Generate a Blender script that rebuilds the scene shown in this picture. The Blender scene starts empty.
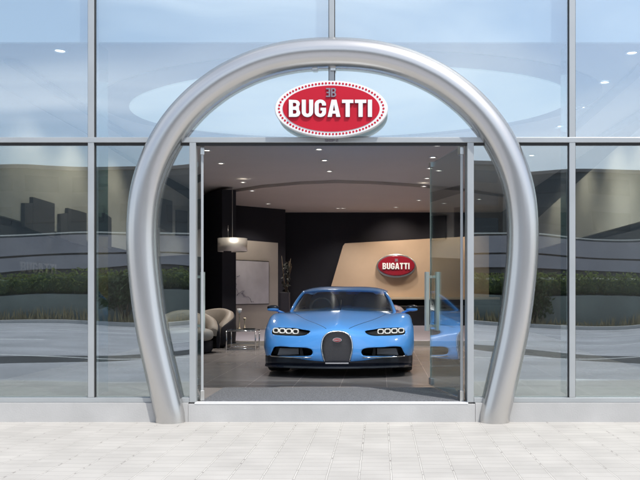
import bpy, math, random
from mathutils import Vector, Matrix
from mathutils.bvhtree import BVHTree
R = math.radians
random.seed(7)
SC = bpy.context.scene
COL = SC.collection

# ------------------------------------------------------------------ helpers
class MB:
    def __init__(s): s.v = []; s.f = []; s.smooth = []
    def add(s, vs, fs, smooth=False):
        n = len(s.v); s.v += [tuple(v) for v in vs]
        for f in fs: s.f.append([i + n for i in f]); s.smooth.append(smooth)
        return s
    def box(s, x0, x1, y0, y1, z0, z1):
        vs = [(x, y, z) for z in (z0, z1) for y in (y0, y1) for x in (x0, x1)]
        return s.add(vs, [(0,2,3,1),(4,5,7,6),(0,1,5,4),(2,6,7,3),(0,4,6,2),(1,3,7,5)])
    def cyl(s, p0, p1, r0, r1=None, n=16, caps=True, smooth=True):
        r1 = r0 if r1 is None else r1
        p0, p1 = Vector(p0), Vector(p1); d = (p1 - p0).normalized()
        a = d.orthogonal().normalized(); b = d.cross(a)
        vs = []
        for p, r in ((p0, r0), (p1, r1)):
            for k in range(n):
                t = 2*math.pi*k/n; vs.append(p + (a*math.cos(t) + b*math.sin(t))*r)
        s.add(vs, [(k, (k+1) % n, n+(k+1) % n, n+k) for k in range(n)], smooth)
        if caps:
            s.add(vs[:n], [tuple(range(n))[::-1]]); s.add(vs[n:], [tuple(range(n))])
        return s
    def tube(s, pts, r, n=12, closed=False, caps=True):
        pts = [Vector(p) for p in pts]; m = len(pts); rs = r if isinstance(r, (list, tuple)) else [r]*m
        vs = []; prev = None
        for i, p in enumerate(pts):
            if closed: d = pts[(i+1) % m] - pts[i-1]
            else: d = pts[min(i+1, m-1)] - pts[max(i-1, 0)]
            d.normalize()
            if prev is None: a = d.orthogonal().normalized()
            else: a = (prev - d*prev.dot(d)).normalized()
            prev = a; b = d.cross(a)
            for k in range(n):
                t = 2*math.pi*k/n; vs.append(p + (a*math.cos(t) + b*math.sin(t))*rs[i])
        fs = []
        for i in range(m if closed else m-1):
            j = (i+1) % m
            for k in range(n): fs.append((i*n+k, i*n+(k+1) % n, j*n+(k+1) % n, j*n+k))
        s.add(vs, fs, True)
        if not closed and caps:
            s.add(vs[:n], [tuple(range(n))[::-1]]); s.add(vs[-n:], [tuple(range(n))])
        return s
    def lathe(s, prof, c=(0,0,0), n=32, sx=1, sy=1):
        vs = []
        for (r, z) in prof:
            for k in range(n):
                t = 2*math.pi*k/n; vs.append((c[0]+r*math.cos(t)*sx, c[1]+r*math.sin(t)*sy, c[2]+z))
        m = len(prof)
        s.add(vs, [(i*n+k, i*n+(k+1) % n, (i+1)*n+(k+1) % n, (i+1)*n+k) for i in range(m-1) for k in range(n)], True)
        return s
    def prism_xz(s, poly, y0, y1, smooth=False):
        n = len(poly)
        vs = [(x, y0, z) for x, z in poly] + [(x, y1, z) for x, z in poly]
        s.add(vs, [(k, (k+1) % n, n+(k+1) % n, n+k) for k in range(n)], smooth)
        s.add(vs[:n], [tuple(range(n))[::-1]]); s.add(vs[n:], [tuple(range(n))])
        return s
    def prism_yz(s, poly, x0, x1):
        n = len(poly)
        vs = [(x0, y, z) for y, z in poly] + [(x1, y, z) for y, z in poly]
        s.add(vs, [(k, (k+1) % n, n+(k+1) % n, n+k) for k in range(n)])
        s.add(vs[:n], [tuple(range(n))[::-1]]); s.add(vs[n:], [tuple(range(n))])
        return s
    def prism_xy(s, poly, z0, z1):
        n = len(poly)
        vs = [(x, y, z0) for x, y in poly] + [(x, y, z1) for x, y in poly]
        s.add(vs, [(k, (k+1) % n, n+(k+1) % n, n+k) for k in range(n)])
        s.add(vs[:n], [tuple(range(n))[::-1]]); s.add(vs[n:], [tuple(range(n))])
        return s
    def ell(s, c, rx, ry, rz, nu=20, nv=12, p=1.0):
        def sg(a): return math.copysign(abs(a)**p, a)
        vs = []
        for i in range(nv+1):
            f = -math.pi/2 + math.pi*i/nv
            for k in range(nu):
                t = 2*math.pi*k/nu
                vs.append((c[0]+rx*sg(math.cos(f))*sg(math.cos(t)), c[1]+ry*sg(math.cos(f))*sg(math.sin(t)), c[2]+rz*sg(math.sin(f))))
        return s.add(vs, [(i*nu+k, i*nu+(k+1) % nu, (i+1)*nu+(k+1) % nu, (i+1)*nu+k) for i in range(nv) for k in range(nu)], True)
    def mesh(s, name, m):
        me = bpy.data.meshes.new(name); me.from_pydata(s.v, [], s.f)
        me.polygons.foreach_set('use_smooth', s.smooth)
        me.materials.append(m); me.validate(); 
        import bmesh
        bm = bmesh.new(); bm.from_mesh(me); bmesh.ops.remove_doubles(bm, verts=bm.verts, dist=1e-5)
        bmesh.ops.recalc_face_normals(bm, faces=bm.faces); bm.to_mesh(me); bm.free()
        return me
    def build(s, name, m, parent=None, bevel=0, loc=None):
        o = bpy.data.objects.new(name, s.mesh(name, m)); COL.objects.link(o)
        if parent: o.parent = parent
        if loc: o.location = loc
        if bevel:
            b = o.modifiers.new('b', 'BEVEL'); b.width = bevel; b.segments = 2; b.limit_method = 'ANGLE'; b.angle_limit = R(40)
        return o

def tag(o, label=None, cat=None, group=None, kind=None):
    if label: o['label'] = label
    if cat: o['category'] = cat
    if group: o['group'] = group
    if kind: o['kind'] = kind
    return o
def empty(name, loc, label, cat, group=None, rz=0):
    o = bpy.data.objects.new(name, None); COL.objects.link(o); o.location = loc; o.rotation_euler.z = rz
    o.empty_display_size = .2
    return tag(o, label, cat, group)

def mat(name, col, rough=.5, metal=0, spec=.5, noise=0, nscale=8, bump=0, bscale=60, coat=0, emis=None, estr=0, trans=0, stretch=None):
    m = bpy.data.materials.new(name); m.use_nodes = True; nt = m.node_tree; p = nt.nodes['Principled BSDF']
    p.inputs['Base Color'].default_value = (*col, 1); p.inputs['Roughness'].default_value = rough
    p.inputs['Metallic'].default_value = metal; p.inputs['Specular IOR Level'].default_value = spec
    p.inputs['Coat Weight'].default_value = coat; p.inputs['Coat Roughness'].default_value = .04
    p.inputs['Transmission Weight'].default_value = trans
    if emis: p.inputs['Emission Color'].default_value = (*emis, 1); p.inputs['Emission Strength'].default_value = estr
    if noise or bump:
        tc = nt.nodes.new('ShaderNodeTexCoord'); mp = nt.nodes.new('ShaderNodeMapping')
        nt.links.new(tc.outputs['Object'], mp.inputs[0])
        if stretch: mp.inputs['Scale'].default_value = stretch
    if noise:
        n = nt.nodes.new('ShaderNodeTexNoise'); n.inputs['Scale'].default_value = nscale; n.inputs['Detail'].default_value = 6
        nt.links.new(mp.outputs[0], n.inputs['Vector'])
        mr = nt.nodes.new('ShaderNodeMapRange'); mr.inputs[1].default_value = .3; mr.inputs[2].default_value = .7
        mr.inputs[3].default_value = 1-noise; mr.inputs[4].default_value = 1+noise
        nt.links.new(n.outputs['Fac'], mr.inputs[0])
        mx = nt.nodes.new('ShaderNodeMix'); mx.data_type = 'RGBA'; mx.blend_type = 'MULTIPLY'; mx.inputs[0].default_value = 1
        mx.inputs[6].default_value = (*col, 1); nt.links.new(mr.outputs[0], mx.inputs[7])
        nt.links.new(mx.outputs[2], p.inputs['Base Color'])
        r2 = nt.nodes.new('ShaderNodeMapRange'); r2.inputs[3].default_value = max(0, rough-.06); r2.inputs[4].default_value = min(1, rough+.06)
        nt.links.new(n.outputs['Fac'], r2.inputs[0]); nt.links.new(r2.outputs[0], p.inputs['Roughness'])
    if bump:
        n = nt.nodes.new('ShaderNodeTexNoise'); n.inputs['Scale'].default_value = bscale; n.inputs['Detail'].default_value = 4
        nt.links.new(mp.outputs[0], n.inputs['Vector'])
        b = nt.nodes.new('ShaderNodeBump'); b.inputs['Strength'].default_value = bump; b.inputs['Distance'].default_value = .01
        nt.links.new(n.outputs['Fac'], b.inputs['Height']); nt.links.new(b.outputs[0], p.inputs['Normal'])
    return m

def glass_mat(name, tint, r0, rough=0.0, wavy=0):
    m = bpy.data.materials.new(name); m.use_nodes = True; nt = m.node_tree; nt.nodes.clear()
    out = nt.nodes.new('ShaderNodeOutputMaterial'); mx = nt.nodes.new('ShaderNodeMixShader')
    tr = nt.nodes.new('ShaderNodeBsdfTransparent'); tr.inputs[0].default_value = (*tint, 1)
    gl = nt.nodes.new('ShaderNodeBsdfGlossy'); gl.inputs['Roughness'].default_value = rough; gl.inputs[0].default_value = (.93, .97, 1, 1)
    lw = nt.nodes.new('ShaderNodeLayerWeight'); lw.inputs[0].default_value = .5
    pw = nt.nodes.new('ShaderNodeMath'); pw.operation = 'POWER'; pw.inputs[1].default_value = 4
    mr = nt.nodes.new('ShaderNodeMapRange'); mr.inputs[3].default_value = r0; mr.inputs[4].default_value = .95
    nt.links.new(lw.outputs['Facing'], pw.inputs[0]); nt.links.new(pw.outputs[0], mr.inputs[0])
    nt.links.new(mr.outputs[0], mx.inputs[0]); nt.links.new(tr.outputs[0], mx.inputs[1]); nt.links.new(gl.outputs[0], mx.inputs[2])
    if wavy:
        tc = nt.nodes.new('ShaderNodeTexCoord')
        n = nt.nodes.new('ShaderNodeTexNoise'); n.inputs['Scale'].default_value = .55; n.inputs['Detail'].default_value = 1
        b = nt.nodes.new('ShaderNodeBump'); b.inputs['Strength'].default_value = wavy; b.inputs['Distance'].default_value = .05
        nt.links.new(tc.outputs['Object'], n.inputs['Vector']); nt.links.new(n.outputs['Fac'], b.inputs['Height']); nt.links.new(b.outputs[0], gl.inputs['Normal'])
    nt.links.new(mx.outputs[0], out.inputs[0])
    return m

def grid_mat(name, sx, sy, jx, jy, base, jcolx, jcoly, var, rough, ox=0, oy=0, stagger=.5, noise=.08, bump=.3, nscale=3, gloss=0):
    """rectangular paving: columns of width sx along x, rows of depth sy along y"""
    m = bpy.data.materials.new(name); m.use_nodes = True; nt = m.node_tree; p = nt.nodes['Principled BSDF']
    L = nt.links.new
    def math_(op, a, b=None, c=None):
        n = nt.nodes.new('ShaderNodeMath'); n.operation = op
        for i, q in enumerate((a, b, c)):
            if q is None: continue
            if isinstance(q, (int, float)): n.inputs[i].default_value = q
            else: L(q, n.inputs[i])
        return n.outputs[0]
    tc = nt.nodes.new('ShaderNodeTexCoord'); sp = nt.nodes.new('ShaderNodeSeparateXYZ'); L(tc.outputs['Object'], sp.inputs[0])
    wn = nt.nodes.new('ShaderNodeTexNoise'); wn.inputs['Scale'].default_value = 9; wn.inputs['Detail'].default_value = 3; L(tc.outputs['Object'], wn.inputs['Vector'])
    wob = math_('MULTIPLY', math_('SUBTRACT', wn.outputs['Fac'], .5), .012 if bump > .1 else 0.0)
    X = math_('DIVIDE', math_('ADD', math_('SUBTRACT', sp.outputs[0], ox), wob), sx); ci = math_('FLOOR', X); fx = math_('FRACT', X)
    wr = nt.nodes.new('ShaderNodeTexWhiteNoise'); wr.noise_dimensions = '1D'; L(ci, wr.inputs['W'])
    Y = math_('ADD', math_('DIVIDE', math_('ADD', math_('SUBTRACT', sp.outputs[1], oy), wob), sy), math_('MULTIPLY', wr.outputs[0], stagger))
    ri = math_('FLOOR', Y); fy = math_('FRACT', Y)
    def edge(f, w):
        d = math_('MINIMUM', f, math_('SUBTRACT', 1.0, f)); return math_('LESS_THAN', d, w)
    mxk = edge(fx, jx/sx/2); myk = edge(fy, jy/sy/2)
    cv = nt.nodes.new('ShaderNodeCombineXYZ'); L(ci, cv.inputs[0]); L(ri, cv.inputs[1])
    w2 = nt.nodes.new('ShaderNodeTexWhiteNoise'); w2.noise_dimensions = '2D'; L(cv.outputs[0], w2.inputs['Vector'])
    n1 = nt.nodes.new('ShaderNodeTexNoise'); n1.inputs['Scale'].default_value = nscale; n1.inputs['Detail'].default_value = 8; L(tc.outputs['Object'], n1.inputs['Vector'])
    k = math_('ADD', math_('MULTIPLY', math_('SUBTRACT', w2.outputs[0], .5), var), math_('MULTIPLY', math_('SUBTRACT', n1.outputs['Fac'], .5), noise*4))
    k = math_('ADD', 1.0, k)
    def mix(f, a, b, bt='MIX'):
        n = nt.nodes.new('ShaderNodeMix'); n.data_type = 'RGBA'; n.blend_type = bt
        for i, q in ((0, f), (6, a), (7, b)):
            if isinstance(q, tuple): n.inputs[i].default_value = (*q, 1)
            elif isinstance(q, (int, float)): n.inputs[i].default_value = q
            else: L(q, n.inputs[i])
        return n.outputs[2]
    n3 = nt.nodes.new('ShaderNodeTexNoise'); n3.inputs['Scale'].default_value = 14; n3.inputs['Detail'].default_value = 5; L(tc.outputs['Object'], n3.inputs['Vector'])
    jn = math_('GREATER_THAN', n3.outputs['Fac'], .40)
    c = mix(myk, base, jcoly); c = mix(edge(fx, (jx+.007)/sx/2) if bump > .1 else 0.0, c, jcoly); c = mix(math_('MULTIPLY', mxk, jn), c, jcolx); c = mix(1.0, c, k, 'MULTIPLY')
    L(c, p.inputs['Base Color']); p.inputs['Roughness'].default_value = rough
    rr = nt.nodes.new('ShaderNodeMapRange'); rr.inputs[3].default_value = max(.02, rough-.08); rr.inputs[4].default_value = rough+.1
    L(n1.outputs['Fac'], rr.inputs[0]); L(rr.outputs[0], p.inputs['Roughness'])
    n2 = nt.nodes.new('ShaderNodeTexNoise'); n2.inputs['Scale'].default_value = 90; n2.inputs['Detail'].default_value = 4; L(tc.outputs['Object'], n2.inputs['Vector'])
    h = math_('SUBTRACT', math_('MULTIPLY', n2.outputs['Fac'], .25), math_('MAXIMUM', mxk, myk))
    b = nt.nodes.new('ShaderNodeBump'); b.inputs['Strength'].default_value = bump; b.inputs['Distance'].default_value = .004
    L(h, b.inputs['Height']); L(b.outputs[0], p.inputs['Normal'])
    return m

# ------------------------------------------------------------------ camera geometry (metres; facade plane is y = 0)
CX, CY, CZ, F = .466, -7.8, 1.275, 796.0
cam = bpy.data.cameras.new('camera'); co = bpy.data.objects.new('camera', cam); COL.objects.link(co); SC.camera = co
co.location = (CX, CY, CZ); co.rotation_euler = (R(90), 0, 0)
cam.sensor_width = 36; cam.lens = F/640*36; cam.shift_x = -60/640; cam.shift_y = 52/640; cam.clip_end = 2000; cam.clip_start = .05
FL = .187            # showroom floor height
CE = 3.80            # ceiling height
def W(px, py, y):    # plan helper: surveyed point on the plane at depth y
    s = F/(y - CY); return (CX + (px-380)/s, y, CZ + (292-py)/s)
def onceil(px, py, zc=CE):
    d = (zc-CZ)*F/(292-py); return (CX + (px-380)*d/F, CY + d)

# ------------------------------------------------------------------ materials
M = {}
M['alu'] = mat('satin_aluminium', (.43, .45, .455), .38, .35, noise=.04, nscale=3)
M['walltext'] = mat('grey_wall_letters', (.20, .18, .18), .6)
M['seal'] = mat('black_seal', (.02, .02, .02), .6)
M['steel_tube'] = mat('silver_metallic_paint', (.57, .56, .545), .27, .90)
M['chrome'] = mat('chrome', (.75, .75, .76), .12, 1)
M['steel'] = mat('brushed_steel', (.6, .6, .58), .3, 1)
M['white'] = mat('white_enamel', (.8, .8, .8), .35, noise=.02)
M['red'] = mat('red_enamel', (.50, .010, .028), .45, spec=.25, noise=.04, nscale=3)
M['darkred'] = mat('dark_red_enamel', (.25, .008, .02), .25, coat=.4)
M['greyenamel'] = mat('grey_enamel', (.22, .2, .24), .5)
M['plinth'] = mat('pale_grey_stone', (.46, .455, .445), .6, noise=.09, nscale=2.2, bump=.15, bscale=70)
M['spandrel'] = mat('pale_spandrel', (.86, .88, .88), .5, noise=.04, nscale=.7)
M['ceiling'] = mat('ceiling_paint', (.52, .49, .47), .8, noise=.03, nscale=1)
M['ceiling2'] = mat('ceiling_paint_inner', (.50, .44, .40), .75, noise=.03, nscale=1)
M['disc'] = mat('pale_stretch_ceiling', (.78, .84, .78), .6, emis=(.78, .92, .88), estr=.22)  # faint glow added to keep the panel pale and help light the car
M['discring'] = mat('ring_recess', (.13, .16, .20), .7)
M['black'] = mat('black_wall', (.005, .005, .011), .8, noise=.1, nscale=2)
M['charcoal'] = mat('charcoal_wall', (.045, .045, .055), .6, noise=.12, nscale=3)
M['charcoal2'] = mat('charcoal_panel', (.06, .055, .058), .55, noise=.15, nscale=2)
M['beige'] = mat('beige_wall', (.44, .41, .37), .7, noise=.05, nscale=2)
M['champagne'] = mat('champagne_wall', (.50, .37, .26), .55, noise=.05, nscale=2)
M['lav'] = mat('pale_platform', (.55, .52, .6), .3, noise=.05)  # pale lavender stands in for the lit look of the platform top
M['extwall'] = mat('render_wall', (.42, .42, .41), .8, noise=.06)
M['roof'] = mat('roofing', (.25, .25, .25), .8, noise=.1)
M['lamp'] = mat('downlight_glow', (1, .95, .85), .5, emis=(1, .93, .8), estr=5)
M['trim'] = mat('downlight_trim', (.7, .7, .7), .4)
M['facade_glass'] = glass_mat('facade_glass', (.86, .93, .92), .23, wavy=.22)
M['upper_glass'] = glass_mat('upper_glass', (.88, .95, .98), .33, wavy=.22)
M['door_glass'] = glass_mat('door_glass', (.88, .94, .94), .15)
M['fin_glass'] = glass_mat('fin_glass', (.45, .62, .60), .10)
M['handle'] = mat('pale_green_steel', (.72, .76, .68), .4, .1)
M['carpet'] = mat('charcoal_carpet', (.16, .165, .178), .95, noise=.45, nscale=70, bump=.9, bscale=120)
M['floor'] = grid_mat('grey_tiles', .54, 1.08, .006, .006, (.32, .295, .285), (.60, .52, .50), (.22, .2, .19), .14, .20, ox=.006, oy=.35, stagger=0, noise=.05, bump=.06, nscale=1.2)
M['paving'] = grid_mat('pale_pavers', .222, .13, .009, .005, (.51, .485, .448), (.60, .575, .53), (.33, .305, .28), .07, .75, ox=.10, oy=-.01, stagger=.9, noise=.10, bump=.5, nscale=2.2)
M['kerb'] = mat('kerb_stone', (.55, .54, .52), .8, noise=.08, nscale=3)
M['asphalt'] = mat('asphalt', (.05, .05, .052), .85, noise=.25, nscale=1.2, bump=.4, bscale=80)
M['asphalt2'] = mat('worn_asphalt', (.42, .42, .44), .85, noise=.2, nscale=.6, bump=.4, bscale=80)
M['paint'] = mat('road_paint', (.75, .75, .73), .7, noise=.1, nscale=6)
M['sand'] = mat('dry_ground', (.28, .24, .18), .9, noise=.2, nscale=.3)
M['concrete'] = mat('concrete', (.50, .48, .51), .8, noise=.1, nscale=.4)
M['concrete_d'] = mat('dark_concrete', (.18, .17, .17), .8, noise=.1, nscale=.4)
M['bldg'] = mat('dark_cladding', (.07, .085, .095), .5, noise=.15, nscale=.1)
M['bldg2'] = mat('warm_cladding', (.12, .105, .09), .6, noise=.15, nscale=.1)
M['bwin'] = mat('building_windows', (.03, .04, .05), .1)
M['leaf'] = mat('hedge_leaf', (.07, .09, .04), .6, noise=.5, nscale=6)
def leafy(m, col):
    nt = m.node_tree; p = nt.nodes['Principled BSDF']; out = nt.nodes['Material Output']
    t = nt.nodes.new('ShaderNodeBsdfTranslucent'); t.inputs[0].default_value = (*col, 1)
    a = nt.nodes.new('ShaderNodeMixShader'); a.inputs[0].default_value = .38
    nt.links.new(p.outputs[0], a.inputs[1]); nt.links.new(t.outputs[0], a.inputs[2]); nt.links.new(a.outputs[0], out.inputs[0])
leafy(M['leaf'], (.22, .28, .09))
M['leaf2'] = mat('tree_leaf', (.05, .08, .025), .6, noise=.4, nscale=3)
M['wallgreen'] = mat('weathered_wall', (.20, .23, .21), .85, noise=.15, nscale=.8)
M['grass'] = mat('dry_grass', (.30, .25, .14), .8, noise=.3, nscale=4)
M['bark'] = mat('bark', (.12, .09, .06), .9, noise=.3, nscale=12)
# car
M['blue'] = mat('sky_blue_paint', (.105, .425, 1.0), .36, 0, coat=1, noise=.015, nscale=4)
M['navy'] = mat('dark_navy_carbon', (.008, .011, .022), .22, .2, coat=.6)
M['blackp'] = mat('black_plastic', (.012, .012, .013), .5)
M['tyre'] = mat('tyre_rubber', (.02, .02, .02), .85, bump=.3)
M['rim'] = mat('dark_rim', (.12, .12, .13), .3, .9)
M['radiator'] = mat('radiator_core', (.55, .55, .57), .6, .2, bump=.8, bscale=160)
M['windscreen'] = glass_mat('tinted_windscreen', (.74, .80, .80), .045, rough=.13)
M['led'] = mat('led_housing', (.9, .9, .88), .2, .1, emis=(1, .96, .86), estr=.3)
M['seat'] = mat('dark_leather', (.09, .08, .07), .5)
M['wood_ledge'] = mat('ledge', (.62, .5, .36), .4)
M['cream'] = mat('cream_leather', (.36, .31, .26), .5, noise=.05)
M['creamseat'] = mat('pale_cushion', (.34, .33, .31), .6, noise=.05)
M['picture'] = mat('pale_grey_canvas', (.50, .50, .54), .7, noise=.10, nscale=3)
M['sketch'] = mat('grey_sketch_line', (.32, .32, .36), .7)
M['pot'] = mat('grey_pot', (.04, .04, .055), .5)
M['plantleaf'] = mat('dim_leaf', (.010, .013, .009), .6)
M['brass'] = mat('brass', (.6, .52, .38), .25, 1)
M['shade'] = mat('champagne_metal_shade', (.72, .68, .60), .42, .7, noise=.06, nscale=6)
M['glasstop'] = glass_mat('table_glass', (.8, .85, .9), .1)

# perforated grille mesh
def mesh_pattern():
    m = bpy.data.materials.new('grille_mesh'); m.use_nodes = True; nt = m.node_tree; p = nt.nodes['Principled BSDF']
    tc = nt.nodes.new('ShaderNodeTexCoord'); mp = nt.nodes.new('ShaderNodeMapping'); mp.inputs['Rotation'].default_value = (0, R(45), 0)
    nt.links.new(tc.outputs['Object'], mp.inputs[0])
    ck = nt.nodes.new('ShaderNodeTexChecker'); ck.inputs['Scale'].default_value = 85
    ck.inputs[1].default_value = (.20, .19, .19, 1); ck.inputs[2].default_value = (.03, .03, .035, 1)
    nt.links.new(mp.outputs[0], ck.inputs[0]); nt.links.new(ck.outputs[0], p.inputs['Base Color'])
    p.inputs['Metallic'].default_value = .7; p.inputs['Roughness'].default_value = .4
    return m
M['mesh'] = mesh_pattern()

# ------------------------------------------------------------------ world, sun
SUN_EL, SUN_AZ = 56, 140          # azimuth clockwise from +Y: sun stands behind the camera to the right
w = bpy.data.worlds.new('World'); SC.world = w; w.use_nodes = True; nt = w.node_tree; nt.nodes.clear()
sky = nt.nodes.new('ShaderNodeTexSky'); sky.sky_type = 'NISHITA'; sky.sun_disc = False
sky.sun_elevation = R(SUN_EL); sky.sun_rotation = R(SUN_AZ); sky.air_density = 1.0; sky.dust_density = 1.5; sky.ozone_density = 1.5
bg = nt.nodes.new('ShaderNodeBackground'); bg.inputs[1].default_value = .148; wo = nt.nodes.new('ShaderNodeOutputWorld')
tc = nt.nodes.new('ShaderNodeTexCoord'); mp = nt.nodes.new('ShaderNodeMapping'); mp.inputs['Scale'].default_value = (1.2, 1.2, 4.5); mp.inputs['Rotation'].default_value = (R(12), R(20), 0)
n = nt.nodes.new('ShaderNodeTexNoise'); n.inputs['Scale'].default_value = 1.6; n.inputs['Detail'].default_value = 9; n.inputs['Distortion'].default_value = .7
cr = nt.nodes.new('ShaderNodeMapRange'); cr.inputs[1].default_value = .42; cr.inputs[2].default_value = .62; cr.inputs[3].default_value = .22; cr.inputs[4].default_value = .78
mx = nt.nodes.new('ShaderNodeMix'); mx.data_type = 'RGBA'; mx.inputs[7].default_value = (7.5, 8.1, 9.0, 1)
nt.links.new(tc.outputs['Generated'], mp.inputs[0]); nt.links.new(mp.outputs[0], n.inputs['Vector']); nt.links.new(n.outputs['Fac'], cr.inputs[0])
nt.links.new(cr.outputs[0], mx.inputs[0]); nt.links.new(sky.outputs[0], mx.inputs[6]); nt.links.new(mx.outputs[2], bg.inputs[0]); nt.links.new(bg.outputs[0], wo.inputs[0])
sl = bpy.data.lights.new('sun', 'SUN'); sl.energy = 2.8; sl.angle = R(.9); sl.color = (1, .97, .92)
so = bpy.data.objects.new('sun', sl); COL.objects.link(so)
S = Vector((math.cos(R(SUN_EL))*math.sin(R(SUN_AZ)), math.cos(R(SUN_EL))*math.cos(R(SUN_AZ)), math.sin(R(SUN_EL))))
so.rotation_euler = S.to_track_quat('Z', 'Y').to_euler(); so.location = (5, -10, 12)
SC.view_settings.view_transform = 'Standard'; SC.view_settings.look = 'None'; SC.view_settings.exposure = 0.3; SC.view_settings.gamma = 1
SC.view_settings.use_curve_mapping = False
SC.cycles.max_bounces = 10; SC.cycles.transparent_max_bounces = 24; SC.cycles.glossy_bounces = 6; SC.cycles.diffuse_bounces = 5
SC.cycles.sample_clamp_indirect = 6; SC.cycles.caustics_reflective = False; SC.cycles.caustics_refractive = False
SC.cycles.use_denoising = True

# ------------------------------------------------------------------ ground, road
def struct(name, mb, m, bevel=0): return tag(mb.build(name, m, bevel=bevel), kind='structure')
struct('ground', MB().box(-400, 400, -500, 200, -.6, -.135), M['sand'])
struct('pavement', MB().box(-60, 60, -3.4, .02, -.13, 0), M['paving'])
struct('kerb', MB().box(-60, 60, -3.56, -3.4, -.13, -.0), M['kerb'], .01)
struct('road', MB().box(-200, 200, -26, -3.56, -.134, -.10), M['asphalt2'])
struct('far_kerb', MB().box(-200, 200, -26.4, -26, -.13, .05), M['kerb'], .01)
struct('verge', MB().box(-200, 200, -46, -26.4, -.13, .0), M['sand'])
struct('highway', MB().box(-200, 200, -60, -46, -.13, -.05), M['asphalt'])
mk = MB()
for yy in (-9.2, -14.6, -20.2):
    if yy == -14.6:
        for k in range(-20, 20): mk.box(k*6, k*6+3, yy-.07, yy+.07, -.10, -.096)
    else: mk.box(-120, 120, yy-.07, yy+.07, -.10, -.096)
mk.prism_xy([(2.2, -4.25), (3.4, -4.25), (3.4, -3.95), (4.3, -4.35), (3.4, -4.75), (3.4, -4.45), (2.2, -4.45)], -.10, -.096)
struct('road_marking', mk, M['paint'])
ds = MB(); ds.prism_xy([(-9, -3.7), (-6.6, -7.2), (-3, -10.6), (2.5, -11.8), (4.8, -8.6), (7.5, -3.7), (9.5, -3.7), (6.2, -9.2), (3.4, -13.2), (-3, -12.4), (-7.6, -8.6), (-11, -3.7)], -.10, -.0975)
struct('asphalt_patch', ds, M['asphalt'])

# ------------------------------------------------------------------ street behind the camera (seen in the glass)
def leafmass(mb, cx, cy, cz, rx, ry, rz, n, sz, boxy=False):
    for i in range(n):
        if boxy: p = Vector((cx+random.uniform(-rx, rx), cy+random.uniform(-ry, ry), cz+random.uniform(-rz, rz)*(.8+.2*math.sin(cx+i*.37))))
        else:
            d = Vector((random.gauss(0, 1), random.gauss(0, 1), random.gauss(0, 1))).normalized()*random.uniform(.55, 1.05)
            p = Vector((cx+d.x*rx, cy+d.y*ry, cz+d.z*rz))
        a = Vector((random.gauss(0, 1), random.gauss(0, 1), random.gauss(0, 1))).normalized()*sz*random.uniform(.6, 1.3)
        b = a.orthogonal().normalized()*sz*random.uniform(.4, .8)
        mb.add([p-a, p+b, p+a, p-b], [(0, 1, 2, 3)])
def hedge(x0, x1, y, h, label):
    e = empty('hedge', ((x0+x1)/2, y, 1.22), label, 'hedge', 'hedges across the road')
    core = MB(); mb = MB(); nseg = int((x1-x0)/.8); cx = (x0+x1)/2
    for k in range(nseg):
        xx = x0 + (k+.5)*(x1-x0)/nseg; hh = h*random.uniform(.9, 1.12)
        core.ell((xx-cx, -.05, hh*.38), .7, .4, hh*.36, 10, 8, .6)
        leafmass(mb, xx-cx, .1, hh*.5, .75, .62, hh*.5, 420, .065)
    core.build('foliage_core', M['leaf2'], e); mb.build('foliage', M['leaf'], e)
hedge(-34, -10.8, -28.0, 1.0, 'long clipped green hedge reflected in the left-hand panes')
hedge(-10.5, -1.5, -28.0, .9, 'short green hedge section reflected beside the left leg of the arch')
hedge(2.5, 11, -28.0, .95, 'green hedge section reflected beside the right leg of the arch')
hedge(11.1, 34, -28.0, 1.0, 'long clipped green hedge reflected in the right-hand panes')
g = MB()
for i in range(2600):
    x = random.uniform(-34, 34); y = random.uniform(-27.1, -26.5); h = random.uniform(.2, .55)*(.5+abs(math.sin(x*.35)))
    dx, dy = random.uniform(-.15, .15), random.uniform(-.1, .1)
    g.add([(x-.03, y, 0), (x+.03, y, 0), (x+dx, y+dy, h)], [(0, 1, 2)])
tag(g.build('dry_grass', M['grass']), 'strip of dry beige grass along the far kerb', 'grass', kind='stuff')
def shrub(x, y, h, label):
    e = empty('shrub', (x, y, 0), label, 'shrub', 'shrubs on the verge')
    t = MB()
    for k in range(6): t.tube([(0, 0, 0), (math.cos(k)*.5, math.sin(k)*.3, h*.7)], [.04, .015], 6)
    t.build('stem', M['bark'], e)
    c = MB()
    for k in range(6): leafmass(c, random.uniform(-.9, .9), random.uniform(-.2, .2), h*random.uniform(.4, .75), .7, .45, h*.3, 170, .10)
    c.build('foliage', M['leaf2'], e)
shrub(-10.6, -27.0, 1.9, 'dark loose shrub by the far kerb, mirrored beside the left leg of the arch')
shrub(7.3, -27.0, 1.9, 'dark loose shrub by the far kerb, mirrored beside the right leg of the arch')
rw = MB().box(-36, 36, -28.7, -27.25, -.1, 1.22)
tag(rw.build('retaining_wall', M['wallgreen'], bevel=.02), 'long low grey-green retaining wall carrying the hedges across the road', 'wall')
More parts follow.
